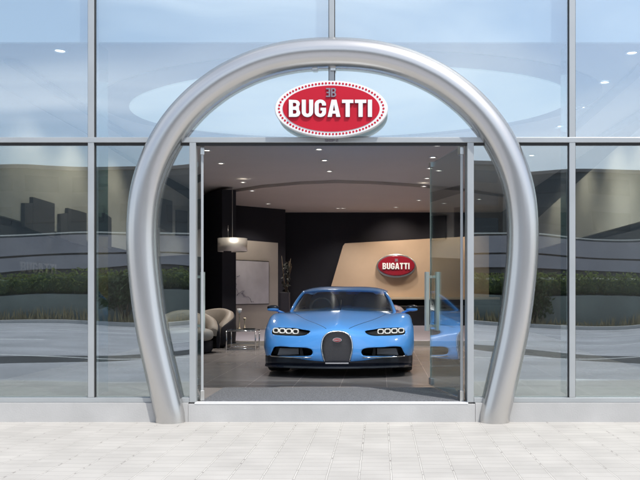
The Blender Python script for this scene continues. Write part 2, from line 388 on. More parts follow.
# elevated road
e = empty('viaduct', (0, -62, 0), 'long grey elevated road on piers across the street, reflected in the glass', 'viaduct')
MB().box(-160, 160, -4, 3.9, 2.7, 4.5).build('deck', M['concrete_d'], e)
MB().box(-160, 160, 4.0, 4.3, 4.25, 5.7).box(-160, 160, 4.0, 4.25, 3.1, 4.1).build('parapet', M['concrete'], e)
MB().box(-160, 160, 4.02, 4.25, 5.85, 5.95).build('rail', M['steel'], e)
for k in range(-6, 7):
    MB().box(k*24-.9, k*24+.9, -2, 2, -.1, 2.69).build('pier', M['concrete_d'], e)
def block(name, x0, x1, y0, y1, h, m, label, floors, cols):
    e = empty(name, ((x0+x1)/2, y0, 0), label, 'building', 'buildings across the street')
    hw = (x1-x0)/2
    MB().box(-hw, hw, y1-y0, 0, 0, h).build('wall', M[m], e)
    MB().box(-hw-.3, hw+.3, y1-y0-.3, .3, h, h+.5).build('roof', M['concrete_d'], e)
    for f in range(floors):
        z = h*(f+.3)/floors
        for c in range(cols):
            cx = -hw + (c+.5)*2*hw/cols
            MB().box(cx-hw/cols*.7, cx+hw/cols*.7, 0, .06, z, z+h/floors*.5).build('window', M['bwin'], e)
block('office_building', -95, -22, -95, -120, 17.2, 'bldg', 'long dark office block across the street at the left', 4, 12)
block('office_building', -20, 18, -104, -120, 20, 'bldg2', 'brown office block in the middle across the street', 5, 8)
block('office_building', 20, 95, -93, -118, 16.6, 'bldg', 'long dark office block across the street at the right', 4, 12)

# ------------------------------------------------------------------ showroom building
B = empty('showroom_building', (0, 0, 0), 'glass-fronted car showroom with grey aluminium mullions and pale stone plinth', 'building')
def part(name, mb, m, bevel=0, parent=None): return mb.build(name, M[m] if isinstance(m, str) else m, parent or B, bevel)
# plinth: higher under the side bays, lower at the doorway
for a, b in ((-9, -6.2), (-6.2, -3.8), (-3.8, -1.415), (1.40, 3.83), (3.83, 6.2), (6.2, 9)):
    part('plinth', MB().box(a+.0015, b-.0015, 0, .5, -.05, .188), 'plinth', .003)
part('threshold', MB().box(-1.414, 1.399, 0, .06, -.05, .176), 'plinth', .003)
part('threshold_strip', MB().box(-1.35, 1.33, -.004, .10, .177, .191), 'white')
tag(MB().box(-7.2, 7.2, .06, 17, -.05, FL).build('floor', M['floor']), kind='structure')
BAY = 2.368; MX = [-.01+BAY*k for k in range(-3, 4)]
ZT0, ZT1 = 2.745, 2.797
# mullions (the centre one only stands above the transom)
for k, x in enumerate(MX):
    z0 = ZT1 if k == 3 else .237
    hw = .026 if k == 3 else .03
    part('mullion', MB().box(x-hw, x+hw, .028, .16, z0, 5.6), 'alu', .004)
    part('gasket', MB().box(x-hw-.006, x+hw+.006, .045, .085, z0, 5.6), 'seal')
# door jambs
JL, JR = -1.377, 1.357
for x in (JL, JR):
    part('door_jamb', MB().box(x-.032, x+.032, .026, .26 if x > 0 else .10, .19, ZT0), 'alu', .004)
# transoms
xs = MX
part('transom', MB().box(-7.15, 7.15, .024, .17, ZT0, ZT1), 'alu', .004)
part('gasket', MB().box(-7.15, 7.15, .045, .09, ZT0-.022, ZT0-.001), 'seal')
part('transom', MB().box(-7.15, 7.15, .024, .17, 5.6, 5.66), 'alu', .004)
for a, b in ((-7.15, JL-.033), (JR+.033, 7.15)):
    part('bottom_rail', MB().box(a, b, .022, .17, .189, .236), 'alu', .004)
# glass panes
def pane(x0, x1, z0, z1, m): return part('glass_pane', MB().box(x0, x1, .062, .070, z0, z1), m)
edges = MX
for k in range(6):
    a, b = edges[k]+.03, edges[k+1]-.03
    pane(a, b, ZT1, 5.6, 'upper_glass')
    if k == 2: pane(a, JL-.032, .236, ZT0-.02, 'facade_glass')
    elif k == 3: pane(JR+.032, b, .236, ZT0-.02, 'facade_glass')
    else: pane(a, b, .236, ZT0-.02, 'facade_glass')
# glass fins behind the mullions
for k in (0, 1, 2, 4, 5, 6):
    x = MX[k]
    part('glass_fin', MB().box(x-.008, x+.008, .18, .50, .24, CE-.01), 'fin_glass')
# spandrel panel above ceiling level
part('spandrel_panel', MB().box(-7.15, 7.15, .20, .26, 3.785, 5.6), 'spandrel')
# shell
part('outer_wall', MB().box(-9, -7.2, .05, 18, -.05, 5.66), 'extwall')
part('outer_wall', MB().box(7.2, 9, .05, 18, -.05, 5.66), 'extwall')
part('outer_wall', MB().box(-7.2, 7.2, 17.0, 18, -.05, 5.66), 'extwall')
part('roof', MB().box(-9.1, 9.1, -.02, 18.1, 5.665, 6.2), 'extwall')
# ceiling with an oval pale stretch panel in it
part('ceiling', MB().box(-7.2, 7.2, .27, 17, CE, CE+.15), 'ceiling')
def oval(cx, cy, rx, ry, n=72, a=-.20):
    o = []
    for k in range(n):
        u, v = rx*math.cos(2*math.pi*k/n), ry*math.sin(2*math.pi*k/n)
        o.append((cx+u*math.cos(a)-v*math.sin(a), cy+u*math.sin(a)+v*math.cos(a)))
    return o
c0 = (-.02, 2.9)
part('ceiling_ring', MB().prism_xy(oval(c0[0], c0[1], 3.35, 2.35), CE-.012, CE-.001), 'discring')
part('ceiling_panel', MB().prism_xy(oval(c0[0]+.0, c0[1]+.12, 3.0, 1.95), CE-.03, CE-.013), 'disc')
for pa, pb in (((10, 58), (132, 137)), ((645, 62), (572, 128)), ((645, 108), (600, 136))):
    a, b = Vector(onceil(*pa)), Vector(onceil(*pb)); q = (b-a).normalized(); nn = Vector((-q.y, q.x))*.07
    part('ceiling_beam', MB().prism_xy([tuple(a-nn), tuple(b-nn), tuple(b+nn), tuple(a+nn)], CE-.05, CE-.014), 'discring')
# lower inner ceiling with a curved front edge
front = [onceil(*p) for p in ((150, 203), (200, 196), (230, 190), (262, 185), (300, 181.5), (335, 180), (370, 181), (410, 183.5), (460, 188), (520, 197))]
poly = front + [(7.1, front[-1][1]+1), (7.1, 16.98), (-7.1, 16.98), (-7.1, front[0][1]+.3)]
part('inner_ceiling', MB().prism_xy(poly, CE-.07, CE-.002), 'ceiling2')
# interior partitions
part('partition', MB().box(-4.32, -4.2, .52, 17, FL+.001, CE-.001), 'charcoal')
part('partition', MB().box(4.2, 4.32, .52, 17, FL+.001, CE-.001), 'charcoal')
# cladding on the side partitions (sloping outlines)
part('wall_cladding', MB().prism_yz([(.55, 2.27), (12.5, 2.27), (14.5, 2.27), (14.5, 2.62), (10, 3.06), (5, 3.48), (.9, 3.78), (.55, 3.78)], 4.14, 4.199), 'beige')
part('wall_cladding', MB().prism_yz([(.55, 2.24), (2, 2.20), (5, 2.07), (8.5, 2.0), (11.8, 2.2), (11.8, 3.5), (5, 3.75), (.55, 3.78)], -4.199, -4.14), 'beige')
# stepped charcoal display panels on the left wall
def onleft(px, py, X=-4.1):
    s = (380-px)/(CX-X); return (F/s+CY, CZ+(292-py)/s)
for pts in (((24, 203), (32.2, 203), (32.2, 230), (24, 226)), ((32.4, 197), (54, 203.5), (54, 238), (32.4, 230)),
            ((60, 214), (67.4, 213), (67.4, 240), (60, 238)), ((67.6, 208), (86, 213), (86, 246), (67.6, 241)),
            ((96, 216), (104, 218), (104, 247), (96, 246)), ((104.2, 213), (111, 218), (111, 249), (104.2, 247)),
            ((157, 197), (172, 201), (172, 233), (157, 226)), ((177, 210), (187, 211), (187, 238), (177, 235))):
    part('display_panel', MB().prism_yz([onleft(*p) for p in pts], -4.138, -4.09), 'charcoal2')
# black partition behind the left door leaf
def slab(name, a, b, z0, z1, t, m, inset=0):
    a, b = Vector(a), Vector(b); d = (b-a).normalized(); nrm = Vector((-d.y, d.x))
    if nrm.y < 0: nrm = -nrm
    q = [a, b, b+nrm*t, a+nrm*t]
    return part(name, MB().prism_xy([(p.x, p.y) for p in q], z0, z1), m)
slab('partition', (-4.19, 12.6), (-3.30, 11.2), FL+.001, CE-.072, .35, 'black')
slab('partition', (-3.76, 14.6), (-2.35, 15.9), FL+.001, CE-.072, .2, 'black')
slab('wall_panel', (-3.28, 12.1), (-2.29, 13.7), FL+.11, 2.60, .10, 'beige')
part('back_wall', MB().box(-4.19, 4.19, 16.75, 16.99, FL+.001, CE-.072), 'black')
# feature wall
fw = [W(343, 246, 16.6), W(345, 243.3, 16.6), W(432, 238.5, 16.6), W(489, 235.5, 16.6), W(489, 297, 16.6), W(328, 297, 16.6)]
part('feature_wall', MB().prism_xz([(p[0], p[2]) for p in fw], 16.60, 16.74), 'champagne')
part('ledge', MB().box(-1.2, 4.1, 16.3, 16.74, 1.04, 1.115), 'wood_ledge', .01)
part('platform', MB().box(-4.19, 4.19, 8.45, 16.74, FL+.001, FL+.10), 'lav', .01)
part('platform_trim', MB().box(-4.19, 4.19, 8.40, 8.449, FL+.001, FL+.09), 'beige')
part('low_cabinet', MB().box(.4, 4.1, 15.6, 16.28, FL+.101, .86), 'blackp', .01)
# glass doors, opened inwards
def door(name, hinge, free, label):
    hx, hy = hinge; fx, fy = free; L = math.hypot(fx-hx, fy-hy)
    e = part(name, MB().box(0, L, -.006, .006, FL+.03, 2.725), 'door_glass')
    e.location = (hx, hy, 0); e.rotation_euler.z = math.atan2(fy-hy, fx-hx); tag(e, label)
    part('edge_strip', MB().box(-.012, -.001, -.012, .012, FL+.02, 2.73), 'alu', parent=e)
    part('edge_strip', MB().box(L+.001, L+.008, -.007, .007, FL+.05, 2.715), 'handle', parent=e)
    for z0, z1 in ((FL+.005, FL+.11), (2.64, 2.735)):
        part('pivot_fitting', MB().box(-.02, .06, -.02, .02, z0, z1), 'steel', .004, parent=e)
        part('patch_fitting', MB().box(L-.07, L+.012, -.022, .022, z0+.04, z1+.01 if z1 < 1 else z1), 'steel', .004, parent=e)
    for s in (-1, 1):
        h = MB().box(L-.10, L-.025, s*.062-.019, s*.062+.019, .84, 1.50)
        h.box(L-.075, L-.045, min(0, s*.055)+.006, max(0, s*.055)-.006, .88, .91); h.box(L-.075, L-.045, min(0, s*.055)+.006, max(0, s*.055)-.006, 1.43, 1.46)
        part('handle', h, 'handle', .004, parent=e)
    return e
door('glass_door', (1.275, .11), (1.04, 1.20), 'right glass door leaf, opened inwards')
door('glass_door', (-1.305, .13), (-1.60, 1.20), 'left glass door leaf, opened inwards')
# small unit lettering on the transom
# ------------------------------------------------------------------ lettering
def arc(cx, cy, r, a0, a1, n=8, ry=None):
    ry = r if ry is None else ry
    return [(cx+r*math.cos(R(a0+(a1-a0)*k/n)), cy+ry*math.sin(R(a0+(a1-a0)*k/n))) for k in range(n+1)]
def L_B():
    o = [(0, 0)] + arc(.36, .24, .24, -90, 40, 8) + arc(.36, .76, .22, -40, 90, 8) + [(0, 1)]
    o[0] = (0, 0)
    h1 = [(.21, .18)] + arc(.33, .295, .08, -90, 90, 6, .115) + [(.21, .41)]
    h2 = [(.21, .60)] + arc(.32, .71, .08, -90, 90, 6, .11) + [(.21, .82)]
    return [o, h1, h2], .6
def L_U():
    o = [(0, 1), (0, .28)] + arc(.3, .28, .3, 180, 360, 12, .29) + [(.6, 1), (.39, 1), (.39, .28)] + arc(.3, .28, .09, 0, -180, 8, .1) + [(.21, 1)]
    return [o], .6
def L_G():
    o = [(.6, .66), (.6, .72)] + arc(.3, .72, .3, 0, 180, 12, .29) + [(0, .28)] + arc(.3, .28, .3, 180, 360, 12, .29) + [(.6, .53), (.31, .53), (.31, .37), (.40, .37), (.40, .28)] + arc(.3, .28, .09, 0, -180, 8, .1) + [(.21, .72)] + arc(.3, .72, .09, 180, 0, 8, .1) + [(.39, .66)]
    return [o], .6
def L_A():
    return [[(0, 0), (.22, 0), (.25, .19), (.43, .19), (.46, 0), (.68, 0), (.47, 1), (.21, 1)], [(.28, .36), (.34, .72), (.40, .36)]], .68
def L_T(): return [[(.19, 0), (.41, 0), (.41, .81), (.6, .81), (.6, 1), (0, 1), (0, .81), (.19, .81)]], .6
def L_I(): return [[(0, 0), (.22, 0), (.22, 1), (0, 1)]], .22
def word_curves(height, width, letters, gap=.085):
    x = 0; sh = []
    for f in letters:
        polys, wd = f()
        for p in polys: sh.append([(x+a, b) for a, b in p])
        x += wd + gap
    x -= gap; sx = width/x
    return [[(a*sx-width/2, b*height-height/2) for a, b in p] for p in sh]
def curve_mesh(name, polys, ext, m, parent, loc):
    cu = bpy.data.curves.new(name, 'CURVE'); cu.dimensions = '2D'; cu.fill_mode = 'BOTH'; cu.extrude = ext/2; cu.bevel_depth = 0
    for p in polys:
        sp = cu.splines.new('POLY'); sp.points.add(len(p)-1); sp.use_cyclic_u = True
        for i, q in enumerate(p): sp.points[i].co = (q[0], q[1], 0, 1)
    t = bpy.data.objects.new('tmp', cu); COL.objects.link(t)
    dg = bpy.context.evaluated_depsgraph_get(); me = bpy.data.meshes.new_from_object(t.evaluated_get(dg))
    bpy.data.objects.remove(t); bpy.data.curves.remove(cu)
    me.transform(Matrix.Rotation(R(90), 4, 'X')); me.name = name
    me.materials.clear(); me.materials.append(m)
    o = bpy.data.objects.new(name, me); COL.objects.link(o); o.parent = parent; o.location = loc
    return o
WORD = [L_B, L_U, L_G, L_A, L_T, L_T, L_I]
def emblem(h):
    s = .17
    def bar(x0, x1, z0, z1): return [(x0, z0), (x1, z0), (x1, z1), (x0, z1)]
    # mirrored E and B sharing the middle stem
    ps = [[(0, 0), (.38, 0), (.38, 1), (0, 1), (0, .86), (.24, .86), (.24, .57), (.05, .57), (.05, .43), (.24, .43), (.24, .14), (0, .14)]]
    ps.append([(.46, 0)] + arc(.72, .25, .2, -90, 50, 6, .25) + arc(.72, .76, .18, -50, 90, 6, .24) + [(.46, 1)])
    ps.append([(.58, .13), (.70, .13)] + arc(.70, .27, .09, -90, 90, 5, .14) + [(.58, .41)])
    ps.append([(.58, .59), (.69, .59)] + arc(.69, .73, .08, -90, 90, 5, .14) + [(.58, .87)])
    return [[((a-.46)*h*1.25, (b-.5)*h) for a, b in p] for p in ps]
def ellipse(rx, rz, n=96): return [(rx*math.cos(2*math.pi*k/n), rz*math.sin(2*math.pi*k/n)) for k in range(n)]

sign = empty('oval_sign', (-.005, -.115, 3.045), 'red oval sign with white raised letters and dotted white rim, hung under the arch', 'sign')
sb = MB(); n = 96
prof = [(.50, .245, .10), (.535, .262, .095), (.548, .275, .07), (.548, .275, .02), (.540, .268, 0)]
vs = []
for rx, rz, y in prof:
    vs += [(a, y, b) for a, b in ellipse(rx, rz, n)]
fs = [(i*n+k, i*n+(k+1) % n, (i+1)*n+(k+1) % n, (i+1)*n+k) for i in range(len(prof)-1) for k in range(n)]
sb.add(vs, fs, True); sb.add(vs[:n], [tuple(range(n))]); sb.add(vs[-n:], [tuple(range(n))])
sb.build('rim', M['white'], sign)
MB().prism_xz(ellipse(.468, .222), -.006, .0).build('red_panel', M['red'], sign)
d = MB(); nd = 74; per = []
# dots spaced evenly along the ellipse
ep = ellipse(.505, .246, 1440); acc = [0]
for i in range(1440):
    a, b = ep[i], ep[(i+1) % 1440]; acc.append(acc[-1]+math.hypot(a[0]-b[0], a[1]-b[1]))
j = 0
for k in range(nd):
    t = acc[-1]*k/nd
    while acc[j] < t: j += 1
    c = ep[j % 1440]; q = [(c[0]+.0105*math.cos(2*math.pi*i/10), c[1]+.0105*math.sin(2*math.pi*i/10)) for i in range(10)]
    d.prism_xz(q, -.003, .001)
d.build('rim_dots', M['red'], sign)
lt = curve_mesh('lettering', word_curves(.165, .80, WORD), .016, M['greyenamel'], sign, (-.005, -.0145, -.003))
curve_mesh('letter_faces', word_curves(.165, .80, WORD), .004, M['white'], lt, (-.001, -.0105, .001))
curve_mesh('emblem', emblem(.085), .012, M['greyenamel'], sign, (.0, -.013, .152))
br = MB(); br.box(-.03, .03, .098, .174, -.02, .05); br.box(-.30, -.27, .098, .174, -.02, .02); br.box(.27, .30, .098, .174, -.02, .02)
br.build('bracket', M['alu'], sign)

# unit number lettering on the transom above the door
def f_S(): 
    return [[(0,0),(.5,0),(.5,.58),(.16,.58),(.16,.84),(.5,.84),(.5,1),(0,1),(0,.42),(.34,.42),(.34,.16),(0,.16)]], .5
def f_H(): return [[(0,0),(.16,0),(.16,.42),(.36,.42),(.36,0),(.52,0),(.52,1),(.36,1),(.36,.58),(.16,.58),(.16,1),(0,1)]], .52
def f_O(): return [[(0,0),(.52,0),(.52,1),(0,1)], [(.16,.16),(.36,.16),(.36,.84),(.16,.84)]], .52
def f_P(): return [[(0,0),(.16,0),(.16,.4),(.5,.4),(.5,1),(0,1)], [(.16,.56),(.35,.56),(.35,.84),(.16,.84)]], .5
def f_sp(): return [], .2
def f_2(): return [[(0,0),(.5,0),(.5,.16),(.16,.16),(.16,.42),(.5,.42),(.5,1),(0,1),(0,.84),(.34,.84),(.34,.58),(0,.58)]], .5
wl = curve_mesh('wall_lettering', word_curves(.13, 1.12, WORD), .02, M['walltext'], B, (-4.12, 2.9, 1.60)); wl.rotation_euler.z = R(90)
curve_mesh('unit_lettering', word_curves(.026, .13, [f_S, f_H, f_O, f_P, f_sp, f_2]), .003, M['greyenamel'], B, (-.01, .0215, 2.764))

# interior sign
c = W(396.3, 265.8, 16.45)
s2 = empty('oval_sign', (c[0], 16.40, c[2]), 'dark red oval sign on the champagne feature wall inside the showroom', 'sign')
MB().prism_xz(ellipse(.60, .36), .12, .199).build('backing_plate', M['steel'], s2, .01)
MB().prism_xz(ellipse(.56, .31), .0, .10).build('rim', M['darkred'], s2, .01)
MB().prism_xz(ellipse(.53, .285), -.012, -.001).build('red_panel', M['darkred'], s2)
curve_mesh('lettering', word_curves(.19, .82, WORD), .03, M['white'], s2, (-.01, -.03, -.01))
curve_mesh('emblem', emblem(.08), .012, M['greyenamel'], s2, (0, -.02, .17))

# ------------------------------------------------------------------ arch
half = [(332.5, 52.2), (312, 52.8), (290, 55.3), (268, 60.3), (247, 67.8), (224, 79.5), (205, 93.0), (191, 105.5), (178, 120), (166.5, 136.5), (156.5, 155.5), (149, 175), (144, 196), (141.6, 218), (141.2, 240), (142.2, 262), (144.4, 285), (147.4, 309), (151.5, 334), (157, 360), (163.5, 388), (171.3, 421)]
half_w = []
for px, py in half:
    half_w.append(((px-332.5)/102.05, CZ+(292-py)/102.05))
pts = [(-x, z) for x, z in half_w[:0:-1]] + half_w
def cr_spline(P, sub):
    out = []
    for i in range(len(P)-1):
        p0, p1, p2, p3 = P[max(i-1, 0)], P[i], P[i+1], P[min(i+2, len(P)-1)]
        for k in range(sub):
            t = k/sub
            out.append(tuple(.5*((2*b)+(-a+c)*t+(2*a-5*b+4*c-d)*t*t+(-a+3*b-3*c+d)*t**3) for a, b, c, d in zip(p0, p1, p2, p3)))
    out.append(P[-1]); return out
ap = cr_spline(pts, 4)
arch = empty('steel_arch', (0, .03, 0), 'tall horseshoe arch of thick silver steel tube framing the showroom entrance', 'arch')
p3 = [(x, 0, z) for x, z in ap]
p3 = [(p3[0][0]*1.004, 0, -.04)] + p3[1:-1] + [(p3[-1][0]*1.004, 0, -.04)]
p3 = p3 if p3[0][0] != p3[1][0] else p3
MB().tube(p3, .150, 48, caps=False).build('tube', M['steel_tube'], arch)
MB().box(-.20, -.15, -.02, .04, 3.46, 3.50).box(-.02, .03, -.02, .04, 3.45, 3.50).build('hanger_bracket', M['steel'], arch)

# ------------------------------------------------------------------ downlights
dl = MB().lathe([(.075, 0), (.075, -.012), (.055, -.014), (.05, .0)], n=20); dlm = dl.mesh('trim_ring', M['trim'])
em = MB().lathe([(.0, -.004), (.05, -.004)], n=16); emm = em.mesh('diffuser', M['lamp'])
spots = [(632, 52), (604.7, 81.7), (581, 106.7), (560.7, 125.7), (531.7, 155), (479.3, 199), (444, 203),
         (437, 145), (433, 157), (430, 168), (427, 178), (424, 186), (419, 200), (396, 207), (338, 208), (343, 208),
         (319, 149), (324.5, 160), (329.5, 171), (207, 150), (221, 163), (243, 182), (252, 190.5), (268, 203.5), (60, 50)]
for xx in (-.42, .04, .50): spots.append((380+(xx-CX)*F/8.6, 292-(CE-CZ)*F/8.6))  # three added downlights, out of sight behind the arch, to brighten the car front
dlabel = {0: ('round recessed downlight in the diagonal row seen through the right-hand panes', range(0, 6)),
          1: ('round recessed downlight in the row above the right door leaf', range(6, 14)),
          2: ('round recessed downlight in the ceiling above the middle of the doorway', range(14, 19)),
          3: ('round recessed downlight in the ceiling above the left door leaf and pendant', range(19, 24)),
          4: ('single recessed downlight seen through the far left upper pane', range(24, 25)),
          5: ('added unseen downlight behind the top of the arch, brightening the car front', range(25, 28))}
for i, (px, py) in enumerate(spots):
    z = CE if (292-py) > 111 or i in (3, 4) else CE-.07
    x, y = onceil(px, py, z)
    lab = [v[0] for v in dlabel.values() if i in v[1]][0]
    if y > 16.6: y = 16.5
    e = empty('ceiling_downlight', (x, y, z-.001), lab, 'ceiling light', 'recessed ceiling downlights')
    if i == 24: del e['group']
    for me in (dlm, emm):
        o = bpy.data.objects.new(me.name, me); COL.objects.link(o); o.parent = e
    if i > 24:  # added fill light aimed at the car nose
        sp = bpy.data.lights.new('car_fill_lamp', 'SPOT'); sp.energy = 125; sp.spot_size = R(48); sp.spot_blend = .9; sp.color = (.97, .98, 1); sp.shadow_soft_size = .2
        o = bpy.data.objects.new('car_fill_lamp', sp); COL.objects.link(o); o.location = (x, y, z-.06)
        o.rotation_euler = (Vector((x, y, z))-Vector((x*1.3-.1, 2.75, .75))).to_track_quat('Z', 'Y').to_euler()
    if i in (1, 3, 8, 11, 13, 15, 17, 19, 21, 23):
        sp = bpy.data.lights.new('downlight_lamp', 'SPOT'); sp.energy = 150; sp.spot_size = R(125); sp.spot_blend = .8; sp.color = (1, .93, .85); sp.shadow_soft_size = .15
        o = bpy.data.objects.new('downlight_lamp', sp); COL.objects.link(o); o.location = (x, y, z-.06)
# wall washers over the beige walls (they make the pools of light on the cladding)
for (x, y, tx, ty, tz, en) in ((-3.2, 2.7, -4.2, 2.7, 2.3, 22), (-3.2, 4.1, -4.2, 4.1, 2.3, 30), (-3.2, 5.9, -4.2, 5.9, 2.3, 22), (3.2, 3.2, 4.2, 3.2, 2.3, 22), (3.2, 4.6, 4.2, 4.6, 2.3, 22), (3.2, 6.4, 4.2, 6.4, 2.3, 22), (3.2, 8.6, 4.2, 8.6, 2.3, 22),
                           (c[0], 15.6, c[0], 16.6, 2.2, 45), (-2.6, 11.9, -2.9, 12.9, 1.9, 40), (2.6, 15.4, 2.6, 16.6, 2.0, 40)):
    sp = bpy.data.lights.new('wall_washer', 'SPOT'); sp.energy = en*2.1; sp.spot_size = R(105); sp.spot_blend = .9; sp.color = (1, .86, .70); sp.shadow_soft_size = .05
    o = bpy.data.objects.new('wall_washer', sp); COL.objects.link(o); o.location = (x, y, CE-.12)
    o.rotation_euler = (Vector((x, y, CE-.12))-Vector((tx, ty, tz))).to_track_quat('Z', 'Y').to_euler()

# ------------------------------------------------------------------ carpet
cm = MB().box(-1.30, 1.30, .105, 1.20, FL+.001, FL+.010)
tag(cm.build('door_mat', M['carpet']), 'charcoal fibre entrance mat just inside the open doorway', 'mat')

# ------------------------------------------------------------------ pendant
px, py_ = -3.02, 11.0
e = empty('pendant_lamp', (px, py_, 2.23), 'champagne metal drum pendant hanging over the lounge chair', 'pendant lamp')
MB().lathe([(.335, 0), (.345, 0), (.345, .31), (.335, .31), (.335, .0)], n=48).build('shade', M['shade'], e)
MB().lathe([(.0, .03), (.334, .03)], n=32).build('diffuser', mat('pendant_diffuser', (.8, .7, .55), .6, emis=(1, .8, .55), estr=.12), e)
MB().cyl((0, 0, .1), (0, 0, CE-.072-2.23), .006, n=8).cyl((.0, .0, .02), (0, 0, .12), .03, n=12).build('cord', M['steel'], e)
MB().cyl((-.10, 0, .25), (-.10, 0, .62), .004, n=6).build('support_wire', M['steel'], e)

# picture on the beige panel
a = Vector((-3.28, 12.1)); b = Vector((-2.29, 13.7)); dd = (b-a).normalized(); nn = Vector((dd.y, -dd.x))
e = empty('picture', (a.x, a.y, 0), 'pale grey framed canvas with a faint line drawing on the beige panel', 'picture')
e.rotation_euler.z = math.atan2(dd.y, dd.x)
MB().box(.02, 1.46, -.04, -.002, .95, 2.09).build('frame', M['blackp'], e)
MB().box(.03, 1.44, -.05, -.041, .97, 2.07).build('canvas', M['picture'], e)
sk = MB(); pp = (.3, 1.7)
for i in range(26):
    q = (min(1.35, max(.08, pp[0]+random.uniform(-.12, .2))), min(2.0, max(1.02, pp[1]+random.uniform(-.13, .09))))
    sk.tube([(pp[0], -.052, pp[1]), (q[0], -.052, q[1])], .008, 5); pp = q
sk.build('drawing', M['sketch'], e)

# tall planter
e = empty('potted_plant', (-2.12, 14.1, FL+.101), 'thin dark plant in a tall grey planter before the black wall', 'plant')
MB().box(-.16, .10, -.13, .13, 0, .98).build('planter', M['pot'], e, .01)
pl = MB(); 
for k in range(5):
    a_ = random.uniform(-.1, .1); pl.tube([(0, 0, .9), (a_, a_, 1.4), (a_*2, a_, 1.7+.07*k)], [.015, .012, .006], 6)
pl.build('stem', M['bark'], e)
pl = MB(); leafmass(pl, .0, 0, 1.42, .12, .10, .45, 60, .055); pl.build('leaves', M['plantleaf'], e)

# lounge chairs
def lounge(loc, rz, label):
    e = empty('lounge_chair', loc, label, 'armchair', 'cream lounge chairs', rz)
    def arcslab(r0, r1, a0, a1, z0, z1f, n=28, m='cream', name='x'):
        mb = MB(); vs = []
        for k in range(n+1):
            t = R(a0+(a1-a0)*k/n); z1 = z1f(k/n)
            for r, z in ((r0, z0), (r1, z0), (r1+.02, (z0+z1)/2), (r1, z1-.03), ((r0+r1)/2, z1), (r0, z1-.03), (r0-.02, (z0+z1)/2)):
                vs.append((r*math.cos(t), r*math.sin(t), z))
        N = 7
        fs = [(i*N+j, i*N+(j+1) % N, (i+1)*N+(j+1) % N, (i+1)*N+j) for i in range(n) for j in range(N)]
        mb.add(vs, fs, True); mb.add(vs[:N], [tuple(range(N))]); mb.add(vs[-N:], [tuple(range(N))])
        return mb.build(name, M[m], e)
    arcslab(.36, .52, -20, 200, .30, lambda t: .44+.32*math.sin(math.pi*t)**.8, name='backrest')
    arcslab(.525, .555, -22, 202, .08, lambda t: .40+.30*math.sin(math.pi*t)**.8, m='black', name='shell')
    MB().ell((0, -.08, .33), .42, .44, .12, 28, 12, .6).build('seat_cushion', M['creamseat'], e)
    MB().lathe([(.0, .02), (.40, .02), (.43, .06), (.44, .22), (.0, .22)], (0, -.02, 0), 32).build('base', M['black'], e)
lounge((-2.96, 6.4, FL+.001), R(20), 'nearer cream lounge chair with black shell, partly behind the left door')
lounge((-2.95, 7.9, FL+.001), R(-25), 'farther cream lounge chair beside the chrome side table')

# side table
e = empty('side_table', (-2.13, 7.3, FL), 'low chrome-framed glass side table between the lounge chairs and the car', 'side table')
hx, hy, hz = .27, .24, .36
fr = MB()
for z in (.03, hz): fr.tube([(-hx, -hy, z), (hx, -hy, z), (hx, hy, z), (-hx, hy, z)], .012, 8, closed=True)
fr.build('frame', M['chrome'], e)
for sx in (-1, 1):
    for sy in (-1, 1): MB().cyl((sx*hx, sy*hy, .0), (sx*hx, sy*hy, hz), .012, n=8).build('leg', M['chrome'], e)
MB().box(-hx+.01, hx-.01, -hy+.01, hy-.01, hz+.013, hz+.023).build('table_top', M['glasstop'], e)
MB().box(-hx+.02, hx-.02, -hy+.02, hy-.02, .12, .13).build('shelf', M['glasstop'], e)
e = empty('candlestick', (-2.20, 7.3, FL+hz+.024), 'taller slim brass candlestick on the side table', 'candlestick')
MB().lathe([(.0, 0), (.045, 0), (.045, .012), (.012, .03), (.010, .26), (.016, .28), (.010, .30)], n=16).build('stem', M['brass'], e)
MB().lathe([(.010, .30), (.04, .33), (.045, .39), (.0, .39)], n=16).build('candle_cup', M['white'], e)
e = empty('candlestick', (-2.11, 7.36, FL+hz+.024), 'shorter slim brass candlestick on the side table', 'candlestick')
MB().lathe([(.0, 0), (.04, 0), (.04, .012), (.010, .03), (.008, .15), (.014, .17), (.03, .19), (.03, .21), (0, .21)], n=16).build('stem', M['brass'], e)
bk = MB().box(-.10, .10, -.07, .07, 0, .02)
tag(bk.build('book', M['blackp'], loc=(-2.0, 7.25, FL+hz+.024)), 'flat dark book lying on the chrome side table', 'book')

